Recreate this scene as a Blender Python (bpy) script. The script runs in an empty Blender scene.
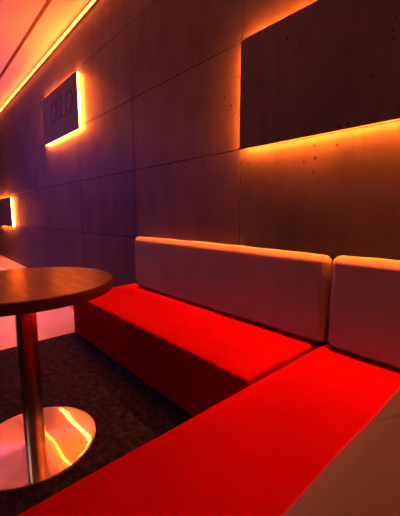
import bpy, bmesh, math, random
from mathutils import Vector, Matrix, noise
random.seed(4)
C = bpy.context.scene.collection
S = bpy.context.scene

# ------------------------------------------------------------ helpers
def link(name, bm, mat, parent=None, smooth=False, loc=(0, 0, 0)):
    me = bpy.data.meshes.new(name)
    bmesh.ops.recalc_face_normals(bm, faces=bm.faces)
    bm.to_mesh(me); bm.free()
    if smooth:
        for p in me.polygons: p.use_smooth = True
    me.materials.append(mat)
    o = bpy.data.objects.new(name, me); C.objects.link(o)
    o.location = loc
    if parent: o.parent = parent
    return o

def tag(o, label=None, cat=None, group=None, kind=None):
    if label: o['label'] = label
    if cat: o['category'] = cat
    if group: o['group'] = group
    if kind: o['kind'] = kind
    return o

def thing(name, label, cat, loc=(0, 0, 0), group=None):
    o = bpy.data.objects.new(name, None); C.objects.link(o)
    o.location = loc; o.empty_display_size = .1
    return tag(o, label, cat, group)

def box(bm, x0, x1, y0, y1, z0, z1, bev=0.0, seg=2):
    t = bmesh.new()
    bmesh.ops.create_cube(t, size=1)
    for v in t.verts:
        v.co = Vector(((x0 + x1) / 2 + v.co.x * (x1 - x0), (y0 + y1) / 2 + v.co.y * (y1 - y0), (z0 + z1) / 2 + v.co.z * (z1 - z0)))
    if bev: bmesh.ops.bevel(t, geom=t.edges[:], offset=bev, segments=seg, profile=.5, affect='EDGES')
    me = bpy.data.meshes.new('tmp'); t.to_mesh(me); t.free()
    bm.from_mesh(me); bpy.data.meshes.remove(me)
    return bm

def lathe(bm, prof, seg=96):
    rings = []
    for r, z in prof:
        if r < 1e-6: rings.append([bm.verts.new((0, 0, z))])
        else: rings.append([bm.verts.new((r * math.cos(2 * math.pi * i / seg), r * math.sin(2 * math.pi * i / seg), z)) for i in range(seg)])
    for a, b in zip(rings, rings[1:]):
        if len(a) == 1 and len(b) == 1: continue
        for i in range(seg):
            j = (i + 1) % seg
            if len(a) == 1: bm.faces.new((a[0], b[j], b[i]))
            elif len(b) == 1: bm.faces.new((a[i], a[j], b[0]))
            else: bm.faces.new((a[i], a[j], b[j], b[i]))
    return bm

def axis(h, r, step):
    """coordinates from -h to h, dense inside the rounded ends"""
    n = 6
    ends = [h - r * (1 - math.tan(math.pi / 4 * k / n)) for k in range(n + 1)]   # h-r .. h
    m = max(2, int(2 * (h - r) / step))
    mid = [-(h - r) + 2 * (h - r) * k / m for k in range(m + 1)]
    return [-e for e in reversed(ends)][:-1] + mid + ends[1:]

def cushion(bm, x0, x1, y0, y1, z0, z1, r, step=.04, bulge=(0, 0, 0), wob=0.0, seed=0, skew=None):
    """upholstered block: rounded edges, swelling faces, slightly uneven cloth"""
    c = Vector(((x0 + x1) / 2, (y0 + y1) / 2, (z0 + z1) / 2))
    h = Vector(((x1 - x0) / 2, (y1 - y0) / 2, (z1 - z0) / 2))
    A = [axis(h[i], r, step) for i in range(3)]
    def put(p):
        p = Vector(p)
        q = Vector([max(-(h[i] - r), min(h[i] - r, p[i])) for i in range(3)])
        d = p - q
        nrm = d.normalized() if d.length > 1e-9 else Vector((0, 0, 0))
        out = q + nrm * r
        t = [max(0.0, 1 - (p[i] / h[i]) ** 2) for i in range(3)]
        for i in range(3):
            j, k = (i + 1) % 3, (i + 2) % 3
            out[i] += bulge[i] * (p[i] / h[i]) * (t[j] * t[k]) ** .5
        if wob:
            w = out + Vector((seed * 7.3, seed * 3.1, 0))
            out += nrm * wob * (noise.noise(w * 5) + .5 * noise.noise(w * 13))
        if skew:                     # slanted end, as where two pads meet in a mitred seam
            f = max(0.0, 1 - (h.y - skew[0] * p[1]) / .3)
            out.y += skew[1] * (out.x + h.x) * f
        return out + c
    V = {}
    def vert(p):
        k = tuple(round(a, 5) for a in p)
        if k not in V: V[k] = bm.verts.new(put(p))
        return V[k]
    for i in range(3):
        j, k = (i + 1) % 3, (i + 2) % 3
        for s in (-1, 1):
            for a in range(len(A[j]) - 1):
                for b in range(len(A[k]) - 1):
                    q = []
                    for da, db in ((0, 0), (1, 0), (1, 1), (0, 1)):
                        p = [0, 0, 0]; p[i] = s * h[i]; p[j] = A[j][a + da]; p[k] = A[k][b + db]
                        q.append(vert(p))
                    if len(set(q)) == 4:
                        try: bm.faces.new(q)
                        except ValueError: pass
    return bm

# ------------------------------------------------------------ materials
def mat(name, rgb, rough=.6, metal=0.0, spec=.5):
    m = bpy.data.materials.new(name); m.use_nodes = True
    b = m.node_tree.nodes['Principled BSDF']
    b.inputs['Base Color'].default_value = (*rgb, 1)
    b.inputs['Roughness'].default_value = rough
    b.inputs['Metallic'].default_value = metal
    b.inputs['Specular IOR Level'].default_value = spec
    return m, m.node_tree, b

def nd(nt, t, **kw):
    n = nt.nodes.new(t)
    for k, v in kw.items(): setattr(n, k, v)
    return n

def tex(nt, kind='ShaderNodeTexNoise', scale=5, detail=4, rough=.55, stretch=(1, 1, 1)):
    tc = nd(nt, 'ShaderNodeTexCoord'); mp = nd(nt, 'ShaderNodeMapping')
    mp.inputs['Scale'].default_value = stretch
    nt.links.new(tc.outputs['Object'], mp.inputs['Vector'])
    n = nd(nt, kind); n.inputs['Scale'].default_value = scale
    if kind == 'ShaderNodeTexNoise':
        n.inputs['Detail'].default_value = detail; n.inputs['Roughness'].default_value = rough
    nt.links.new(mp.outputs[0], n.inputs['Vector'])
    return n

def ramp(nt, src, stops):
    r = nd(nt, 'ShaderNodeValToRGB'); e = r.color_ramp.elements
    while len(e) < len(stops): e.new(.5)
    for el, (p, c) in zip(e, stops):
        el.position = p; el.color = (*c, 1)
    nt.links.new(src, r.inputs[0]); return r

def bump(nt, b, src, strength=.2, dist=.01):
    u = nd(nt, 'ShaderNodeBump'); u.inputs['Strength'].default_value = strength; u.inputs['Distance'].default_value = dist
    nt.links.new(src, u.inputs['Height'])
    old = b.inputs['Normal'].links
    if old: nt.links.new(old[0].from_socket, u.inputs['Normal'])
    nt.links.new(u.outputs[0], b.inputs['Normal'])

def concrete(name, base):
    m, nt, b = mat(name, base, .62, 0, .35)
    n = tex(nt, scale=2.2, detail=7, rough=.6)
    s = tex(nt, scale=3.0, detail=5, rough=.6, stretch=(3, 1, .5))
    mx = nd(nt, 'ShaderNodeMix'); mx.data_type = 'FLOAT'; mx.inputs[0].default_value = .35
    nt.links.new(n.outputs[0], mx.inputs[2]); nt.links.new(s.outputs[0], mx.inputs[3])
    r = ramp(nt, mx.outputs[0], [(.28, tuple(c * .45 for c in base)), (.5, base), (.74, tuple(c * 1.6 for c in base))])
    # air holes of the cast face
    v = tex(nt, 'ShaderNodeTexVoronoi', scale=21)
    mask = tex(nt, scale=3.2, detail=2)
    th = nd(nt, 'ShaderNodeMapRange'); th.inputs[1].default_value = .40; th.inputs[2].default_value = .62; th.inputs[3].default_value = 0; th.inputs[4].default_value = .20
    nt.links.new(mask.outputs[0], th.inputs[0])
    lt = nd(nt, 'ShaderNodeMath', operation='LESS_THAN')
    nt.links.new(v.outputs['Distance'], lt.inputs[0]); nt.links.new(th.outputs[0], lt.inputs[1])
    m2 = nd(nt, 'ShaderNodeMix'); m2.data_type = 'RGBA'; m2.inputs[7].default_value = (*[c * .25 for c in base], 1)
    nt.links.new(lt.outputs[0], m2.inputs[0]); nt.links.new(r.outputs[0], m2.inputs[6])
    nt.links.new(m2.outputs[2], b.inputs['Base Color'])
    inv = nd(nt, 'ShaderNodeMath', operation='SUBTRACT'); inv.inputs[0].default_value = 1
    nt.links.new(lt.outputs[0], inv.inputs[1])
    bump(nt, b, inv.outputs[0], .5, .004)
    fine = tex(nt, scale=60, detail=4)
    bump(nt, b, fine.outputs[0], .12, .003)
    return m

def fabric(name, rgb, sheen=.2):
    m, nt, b = mat(name, rgb, .9, 0, .06)
    n = tex(nt, scale=4, detail=4)
    r = ramp(nt, n.outputs[0], [(.3, tuple(c * .9 for c in rgb)), (.7, tuple(c * 1.06 for c in rgb))])
    nt.links.new(r.outputs[0], b.inputs['Base Color'])
    w = tex(nt, scale=420, detail=2)
    bump(nt, b, w.outputs[0], .12, .002)
    f = tex(nt, scale=7, detail=3)
    bump(nt, b, f.outputs[0], .10, .02)
    return m

def emit(name, rgb, k):
    m = bpy.data.materials.new(name); m.use_nodes = True; nt = m.node_tree
    nt.nodes.clear()
    e = nd(nt, 'ShaderNodeEmission'); e.inputs[0].default_value = (*rgb, 1); e.inputs[1].default_value = k
    o = nd(nt, 'ShaderNodeOutputMaterial'); nt.links.new(e.outputs[0], o.inputs[0])
    return m

AMBER = (1.0, .125, .009)
M = {}
M['concrete'] = concrete('cast_concrete', (.054, .053, .053))
M['panel'] = concrete('panel_concrete', (.078, .076, .072))
M['gap'] = mat('joint_dark', (.02, .02, .02), .9)[0]
M['red'] = fabric('red_upholstery', (.42, .0003, .0008))
M['taupe'] = fabric('taupe_upholstery', (.235, .27, .262))
M['led'] = emit('amber_led', AMBER, 360)
M['cove'] = emit('amber_cove_led', AMBER, 62)
M['plastic'] = mat('dark_profile', (.03, .025, .02), .5)[0]
M['ink'] = mat('dark_lettering', (.022, .02, .02), .6)[0]
M['white'] = mat('pale_grey_paint', (.42, .41, .41), .75)[0]
M['slot'] = mat('dark_track', (.05, .02, .025), .7)[0]
M['skirt'] = mat('dark_skirting', (.015, .013, .016), .5)[0]

m, nt, b = mat('pale_polished_floor', (.74, .70, .68), .35)
n = tex(nt, scale=2, detail=5)
r = ramp(nt, n.outputs[0], [(.3, (.70, .66, .64)), (.7, (.78, .74, .72))]); nt.links.new(r.outputs[0], b.inputs['Base Color'])
M['floor'] = m
M['dark_strip'] = mat('floor_strip_grey', (.30, .27, .27), .45)[0]

m, nt, b = mat('mottled_carpet', (.05, .04, .042), .9, 0, .2)
n = tex(nt, scale=30, detail=8, rough=.75)
r = ramp(nt, n.outputs[0], [(.38, (.002, .003, .009)), (.5, (.010, .012, .031)), (.64, (.034, .038, .075))]); nt.links.new(r.outputs[0], b.inputs['Base Color'])
g = tex(nt, scale=90, detail=3); bump(nt, b, g.outputs[0], .5, .006)
M['carpet'] = m

m, nt, b = mat('dark_oak_veneer', (.2, .1, .05), .3, 0, .12)
n = tex(nt, scale=3, detail=5, rough=.55, stretch=(1.2, 16, 1))
r = ramp(nt, n.outputs[0], [(.3, (.020, .012, .011)), (.52, (.036, .021, .018)), (.72, (.056, .033, .026))]); nt.links.new(r.outputs[0], b.inputs['Base Color'])
rr = ramp(nt, n.outputs[0], [(.3, (.36,) * 3), (.7, (.28,) * 3)]); nt.links.new(rr.outputs[0], b.inputs['Roughness'])
bump(nt, b, n.outputs[0], .015, .0008)
M['wood'] = m
M['edge'] = mat('dark_edge_band', (.06, .032, .018), .5)[0]
M['chrome'] = mat('polished_steel', (.72, .66, .58), .24, 1)[0]
# spun steel: a clear mirror lobe plus the fan-shaped gloss of the circular turning marks
m, nt, b = mat('spun_steel', (.86, .80, .72), .045, 1)
b2 = nd(nt, 'ShaderNodeBsdfPrincipled')
b2.inputs['Base Color'].default_value = (.86, .78, .68, 1); b2.inputs['Metallic'].default_value = 1
b2.inputs['Roughness'].default_value = .38; b2.inputs['Anisotropic'].default_value = .92; b2.inputs['Anisotropic Rotation'].default_value = 0.25
tg = nd(nt, 'ShaderNodeTangent'); tg.direction_type = 'RADIAL'; tg.axis = 'Z'
nt.links.new(tg.outputs[0], b2.inputs['Tangent'])
mx = nd(nt, 'ShaderNodeMixShader'); mx.inputs[0].default_value = .56
nt.links.new(b.outputs[0], mx.inputs[1]); nt.links.new(b2.outputs[0], mx.inputs[2])
nt.links.new(mx.outputs[0], nt.nodes['Material Output'].inputs[0])
wv = tex(nt, scale=5, detail=1); bump(nt, b, wv.outputs[0], .25, .004)
M['disc'] = m

# ------------------------------------------------------------ the room
YW = 1.53          # face of the concrete wall
ZC = 3.13          # ceiling
XL, XR, YF = -12.0, 3.0, -4.0
V0, DV = -1.335, 1.258
H0, DH = 1.391, .61

# concrete wall: cast tiles with open joints on a dark backing
bm = bmesh.new()
xs = [V0 + DV * k for k in range(-9, 5)]
zs = [H0 + DH * k for k in range(-3, 4)]
xs = [XL] + [x for x in xs if XL + .05 < x < XR - .05] + [XR]
zs = [0.0] + [z for z in zs if .05 < z < ZC - .05] + [ZC]
g = .0022
for i in range(len(xs) - 1):
    for j in range(len(zs) - 1):
        box(bm, xs[i] + g, xs[i + 1] - g, YW, YW + .04, zs[j] + g, zs[j + 1] - g, .0015, 1)
wall = link('wall_back', bm, M['concrete'])
wall['kind'] = 'structure'
bm = box(bmesh.new(), XL, XR, YW + .02, YW + .2, 0, ZC)
jb = link('joint_backing', bm, M['gap'], wall)

def struct(name, mat_, *b):
    o = link(name, box(bmesh.new(), *b), mat_); o['kind'] = 'structure'; return o
struct('wall_left', M['white'], XL - .1, XL, YF, YW + .2, 0, ZC)
struct('wall_right', M['concrete'], XR, XR + .1, YF, YW + .2, 0, ZC)
struct('wall_front', M['concrete'], XL, XR, YF - .1, YF, 0, ZC)
struct('ceiling', M['white'], XL - .1, XR + .1, YF - .1, YW + .2, ZC, ZC + .1)
struct('floor', M['floor'], XL - .1, XR + .1, YF - .1, YW + .2, -.1, 0)
struct('trim_1', M['slot'], XL, XR, 1.205, 1.243, ZC - .004, ZC)            # dark track along the ceiling
struct('floor_strip', M['dark_strip'], XL, -2.64, 1.18, YW - .012, 0, .002)              # darker grey floor strip along the wall
struct('baseboard_back', M['skirt'], XL, XR, YW - .012, YW, 0.002, .07)
FZ = .006
carpet = link('carpet', box(bmesh.new(), -2.64, XR, YF, YW - .014, 0, FZ), M['carpet'])
tag(carpet, 'dark mottled carpet under the table and the red benches', 'carpet')

# ------------------------------------------------------------ light strip along the ceiling
t = thing('ceiling_light_strip', 'long amber light strip along the top of the concrete wall', 'light strip', (-4.5, YW, ZC))
bm = box(bmesh.new(), XL + .05 + 4.5, XR - .05 + 4.5, -.016, 0, -.085, -.055)
link('profile', bm, M['plastic'], t)
bm = box(bmesh.new(), XL + .05 + 4.5, XR - .05 + 4.5, -.030, -.016, -.077, -.063, .003, 2)
link('light_tube', bm, M['cove'], t)['label'] = 'glowing amber tube'

# ------------------------------------------------------------ glowing wall panels
YP, TH = 1.48, .016
def wall_panel(x0, x1, z0, z1, label):
    t = thing('backlit_panel', label, 'wall panel', ((x0 + x1) / 2, YW, z0), 'backlit concrete panels on the wall')
    w, h = (x1 - x0) / 2, z1 - z0
    y0 = YP - YW
    link('slab', box(bmesh.new(), -w, w, y0, y0 + TH, 0, h, .0015, 1), M['panel'], t)
    # light tape on the back frame, just inside the outline
    i, d = .008, .012
    bm = bmesh.new(); ya, yb = y0 + TH + .001, -.007
    box(bm, -w + i, w - i, ya, yb, i, i + d)
    box(bm, -w + i, w - i, ya, yb, h - i - d, h - i)
    box(bm, -w + i, -w + i + d, ya, yb, i + d, h - i - d)
    box(bm, w - i - d, w - i, ya, yb, i + d, h - i - d)
    link('light_tape', bm, M['led'], t)['label'] = 'glowing amber light tape'
    bm = bmesh.new(); i = .005; ya, yb = -.007, 0
    box(bm, -w + i, w - i, ya, yb, i, i + d)
    box(bm, -w + i, w - i, ya, yb, h - i - d, h - i)
    box(bm, -w + i, -w + i + d, ya, yb, i + d, h - i - d)
    box(bm, w - i - d, w - i, ya, yb, i + d, h - i - d)
    link('back_frame', bm, M['plastic'], t)
    return t
big = wall_panel(-1.303, -.05, 1.379, 1.977, 'large blank concrete panel with amber backlight above the red benches')
let = wall_panel(-4.962, -3.70, 1.954, 2.560, 'amber backlit concrete panel with dark lettering high on the wall')
far = wall_panel(-8.59, -7.33, .742, 1.335, 'amber backlit dark panel low on the far wall, cut by the left edge')

# lettering
cu = bpy.data.curves.new('lettering', 'FONT'); cu.body = 'OSLO'; cu.size = .36; cu.extrude = .0015; cu.offset = -.001
cu.space_character = .92; cu.shear = .12
tmp = bpy.data.objects.new('lettering_tmp', cu); C.objects.link(tmp)
bpy.context.view_layer.update()
me = bpy.data.meshes.new_from_object(tmp.evaluated_get(bpy.context.evaluated_depsgraph_get()))
bpy.data.objects.remove(tmp)
me.materials.clear(); me.materials.append(M['ink'])
lo = bpy.data.objects.new('lettering', me); C.objects.link(lo)
lo.parent = let
xs_ = [v.co.x for v in me.vertices]; ys_ = [v.co.y for v in me.vertices]
sx = .80 / (max(xs_) - min(xs_)); sz = .27 / (max(ys_) - min(ys_))
for v in me.vertices: v.co = Vector(((v.co.x - (min(xs_) + max(xs_)) / 2) * sx, (v.co.y - (min(ys_) + max(ys_)) / 2) * sz, v.co.z))
lo.rotation_euler = (math.pi / 2, 0, 0)
lo.location = (.11, YP - YW - .001, .345)
lo['label'] = 'dark lettering reading OSLO'

# ------------------------------------------------------------ benches
SH = .352
bk = thing('bench', 'long red bench with taupe backrest running along the concrete wall', 'bench', (-1.66, 1.2, FZ), 'red lounge benches')
def off(o, par):
    o.parent = par; o.location = -par.location; return o
bm = cushion(bmesh.new(), -2.605, -.752, .922, 1.512, FZ + .014, SH, .014, .06, (0, 0, .004), .0012, 1)
off(tag(link('seat', bm, M['red'], None, True), 'red upholstered seat block'), bk)
bm = box(bmesh.new(), -2.58, -.77, .95, 1.50, FZ, FZ + .02)
off(link('plinth', bm, M['plastic'], None), bk)
bm = cushion(bmesh.new(), -2.478, -.704, 1.432, 1.518, SH + .010, .802, .036, .035, (.003, .003, .006), .0035, 2)
off(tag(link('backrest', bm, M['taupe'], None, True), 'taupe upholstered backrest pad'), bk)

rb = thing('bench', 'red corner bench with taupe backrests in the foreground, projecting from the wall', 'bench', (-.4, .4, FZ), 'red lounge benches')
bm = cushion(bmesh.new(), -.726, .02, -1.3, 1.512, FZ + .014, SH - .001, .014, .06, (0, 0, .003), .001, 3)
off(tag(link('seat', bm, M['red'], None, True), 'red upholstered seat block'), rb)
bm = box(bmesh.new(), -.69, .0, -1.27, 1.50, FZ, FZ + .02)
off(link('plinth', bm, M['plastic'], None), rb)
bm = cushion(bmesh.new(), -.688, .02, 1.432, 1.518, SH + .008, .805, .036, .035, (.003, .003, .006), .004, 5)
off(tag(link('backrest', bm, M['taupe'], None, True), 'taupe upholstered backrest pad'), rb)
for (y0, y1, sd, sk) in ((-1.3, .337, 6, (1, 1.0)), (.289, 1.425, 9, (-1, 1.0))):
    bm = cushion(bmesh.new(), -.115, .05, y0, y1, SH + .016, .80, .036, .035, (.004, .004, .006), .003, sd, sk)
    off(tag(link('backrest', bm, M['taupe'], None, True), 'taupe upholstered backrest pad'), rb)

# ------------------------------------------------------------ table
tb = thing('pedestal_table', 'round dark wood table on a polished steel column and disc base', 'table', (-1.428, .311, FZ))
T = .730 - FZ; R = .354
lathe_top = lathe(bmesh.new(), [(0, T - .004), (R - .003, T - .004), (R - .003, T - .0008), (R - .004, T), (0, T)])
link('tabletop', lathe_top, M['wood'], tb)
bm = lathe(bmesh.new(), [(0, T - .040), (R - .004, T - .042), (R - .001, T - .041), (R, T - .039), (R, T - .003), (R - .0015, T - .001), (R - .0029, T - .001), (R - .0029, T - .0045), (0, T - .0045)])
link('edge_band', bm, M['edge'], tb)
bm = lathe(bmesh.new(), [(0, .004), (.040, .004), (.040, T - .045), (0, T - .045)], 64)
o = link('column', bm, M['chrome'], tb, True); o['label'] = 'round steel column'
bm = lathe(bmesh.new(), [(.0, T - .05), (.12, T - .05), (.12, T - .0421), (0, T - .0421)], 64)
link('mounting_plate', bm, M['plastic'], tb)
K = -.085
dish = [(.2500 * k / 24, .010 - K * .5 * .25 ** 2 + K * .5 * (.2500 * k / 24) ** 2) for k in range(24, -1, -1)]
bm = lathe(bmesh.new(), [(0, .0), (.251, 0), (.2520, .001), (.2522, .005), (.2520, .0085), (.2512, .0097)] + dish, 160)
o = link('base', bm, M['disc'], tb, True); o['label'] = 'round mirror-polished steel base'
for o in tb.children:
    if o.name.split('.')[0] in ('column', 'base', 'edge_band', 'tabletop'):
        for p in o.data.polygons: p.use_smooth = True
        try: o.data.set_sharp_from_angle(angle=math.radians(35))
        except Exception: pass

# ------------------------------------------------------------ violet lamp and added fill lights, all out of view
def area(name, loc, target, size, rgb, power, sy=None):
    l = bpy.data.lights.new(name, 'AREA'); l.color = rgb; l.energy = power
    l.shape = 'RECTANGLE'; l.size = size; l.size_y = sy or size
    o = bpy.data.objects.new(name, l); C.objects.link(o); o.location = loc
    d = Vector(target) - Vector(loc); o.rotation_euler = d.to_track_quat('-Z', 'Y').to_euler()
    return o
def spot(name, loc, target, rgb, power, ang=60, blend=.6, rad=.06):
    l = bpy.data.lights.new(name, 'SPOT'); l.color = rgb; l.energy = power
    l.spot_size = math.radians(ang); l.spot_blend = blend; l.shadow_soft_size = rad
    o = bpy.data.objects.new(name, l); C.objects.link(o); o.location = loc
    d = Vector(target) - Vector(loc); o.rotation_euler = d.to_track_quat('-Z', 'Y').to_euler()
    return o
area('ceiling_fill', (-4.6, -.5, 1.9), (-4.6, .5, 3.13), 7, (1, .20, .10), 28, .4)  # added fill that brightens the ceiling, stands for no real fitting
spot('floor_fill', (-4.2, -.9, 3.1), (-4.0, .1, 0), (.30, .06, .34), 200, 50)  # added spot tinting the pale floor violet, no real downlight
spot('far_floor_fill', (-6.8, -.9, 3.1), (-6.8, .6, 0), (.9, .16, .22), 160, 50)  # second added spot, brightens the far floor pink
area('violet_lamp', (-6.3, -.7, 2.0), (-5.7, 1.5, .9), .8, (.27, .07, .9), 36, .4)
area('front_fill', (-1.6, -2.8, 2.6), (-1.4, 1.5, .8), 1.2, (1, .62, .5), 8, .6)  # weak fill added from the front to lift wall and bench faces
g_ = area('backrest_fill', (-1.2, 1.488, 3.03), (-1.2, 1.488, 0), 2.7, (1, .075, .008), 15, .03); g_.data.spread = math.radians(5.5)  # thin beam added to brighten the backrest tops
spot('seat_fill', (-2.1, 1.0, 3.1), (-1.95, 1.15, .35), (1, .12, .03), 30, 30)  # added fill that keeps the wall bench's red seat bright

w = bpy.data.worlds.new('World'); S.world = w; w.use_nodes = True
w.node_tree.nodes['Background'].inputs[0].default_value = (.01, .004, .008, 1)
w.node_tree.nodes['Background'].inputs[1].default_value = 1

# ------------------------------------------------------------ camera
cam = bpy.data.cameras.new('camera'); co = bpy.data.objects.new('camera', cam); C.objects.link(co)
cam.sensor_fit = 'VERTICAL'; cam.sensor_height = 36; cam.sensor_width = 36 * 400 / 516; cam.lens = 36 * 318 / 516
co.location = (0, 0, 1.0)
co.rotation_euler = (math.radians(90 - 7.878), 0, math.radians(48.116))
cam.clip_start = .02
cam.dof.use_dof = True; cam.dof.focus_distance = 2.2; cam.dof.aperture_fstop = 5.6
S.camera = co
vs = S.view_settings
vs.view_transform = 'Standard'; vs.look = 'None'; vs.gamma = 1; vs.exposure = 0; vs.use_curve_mapping = False
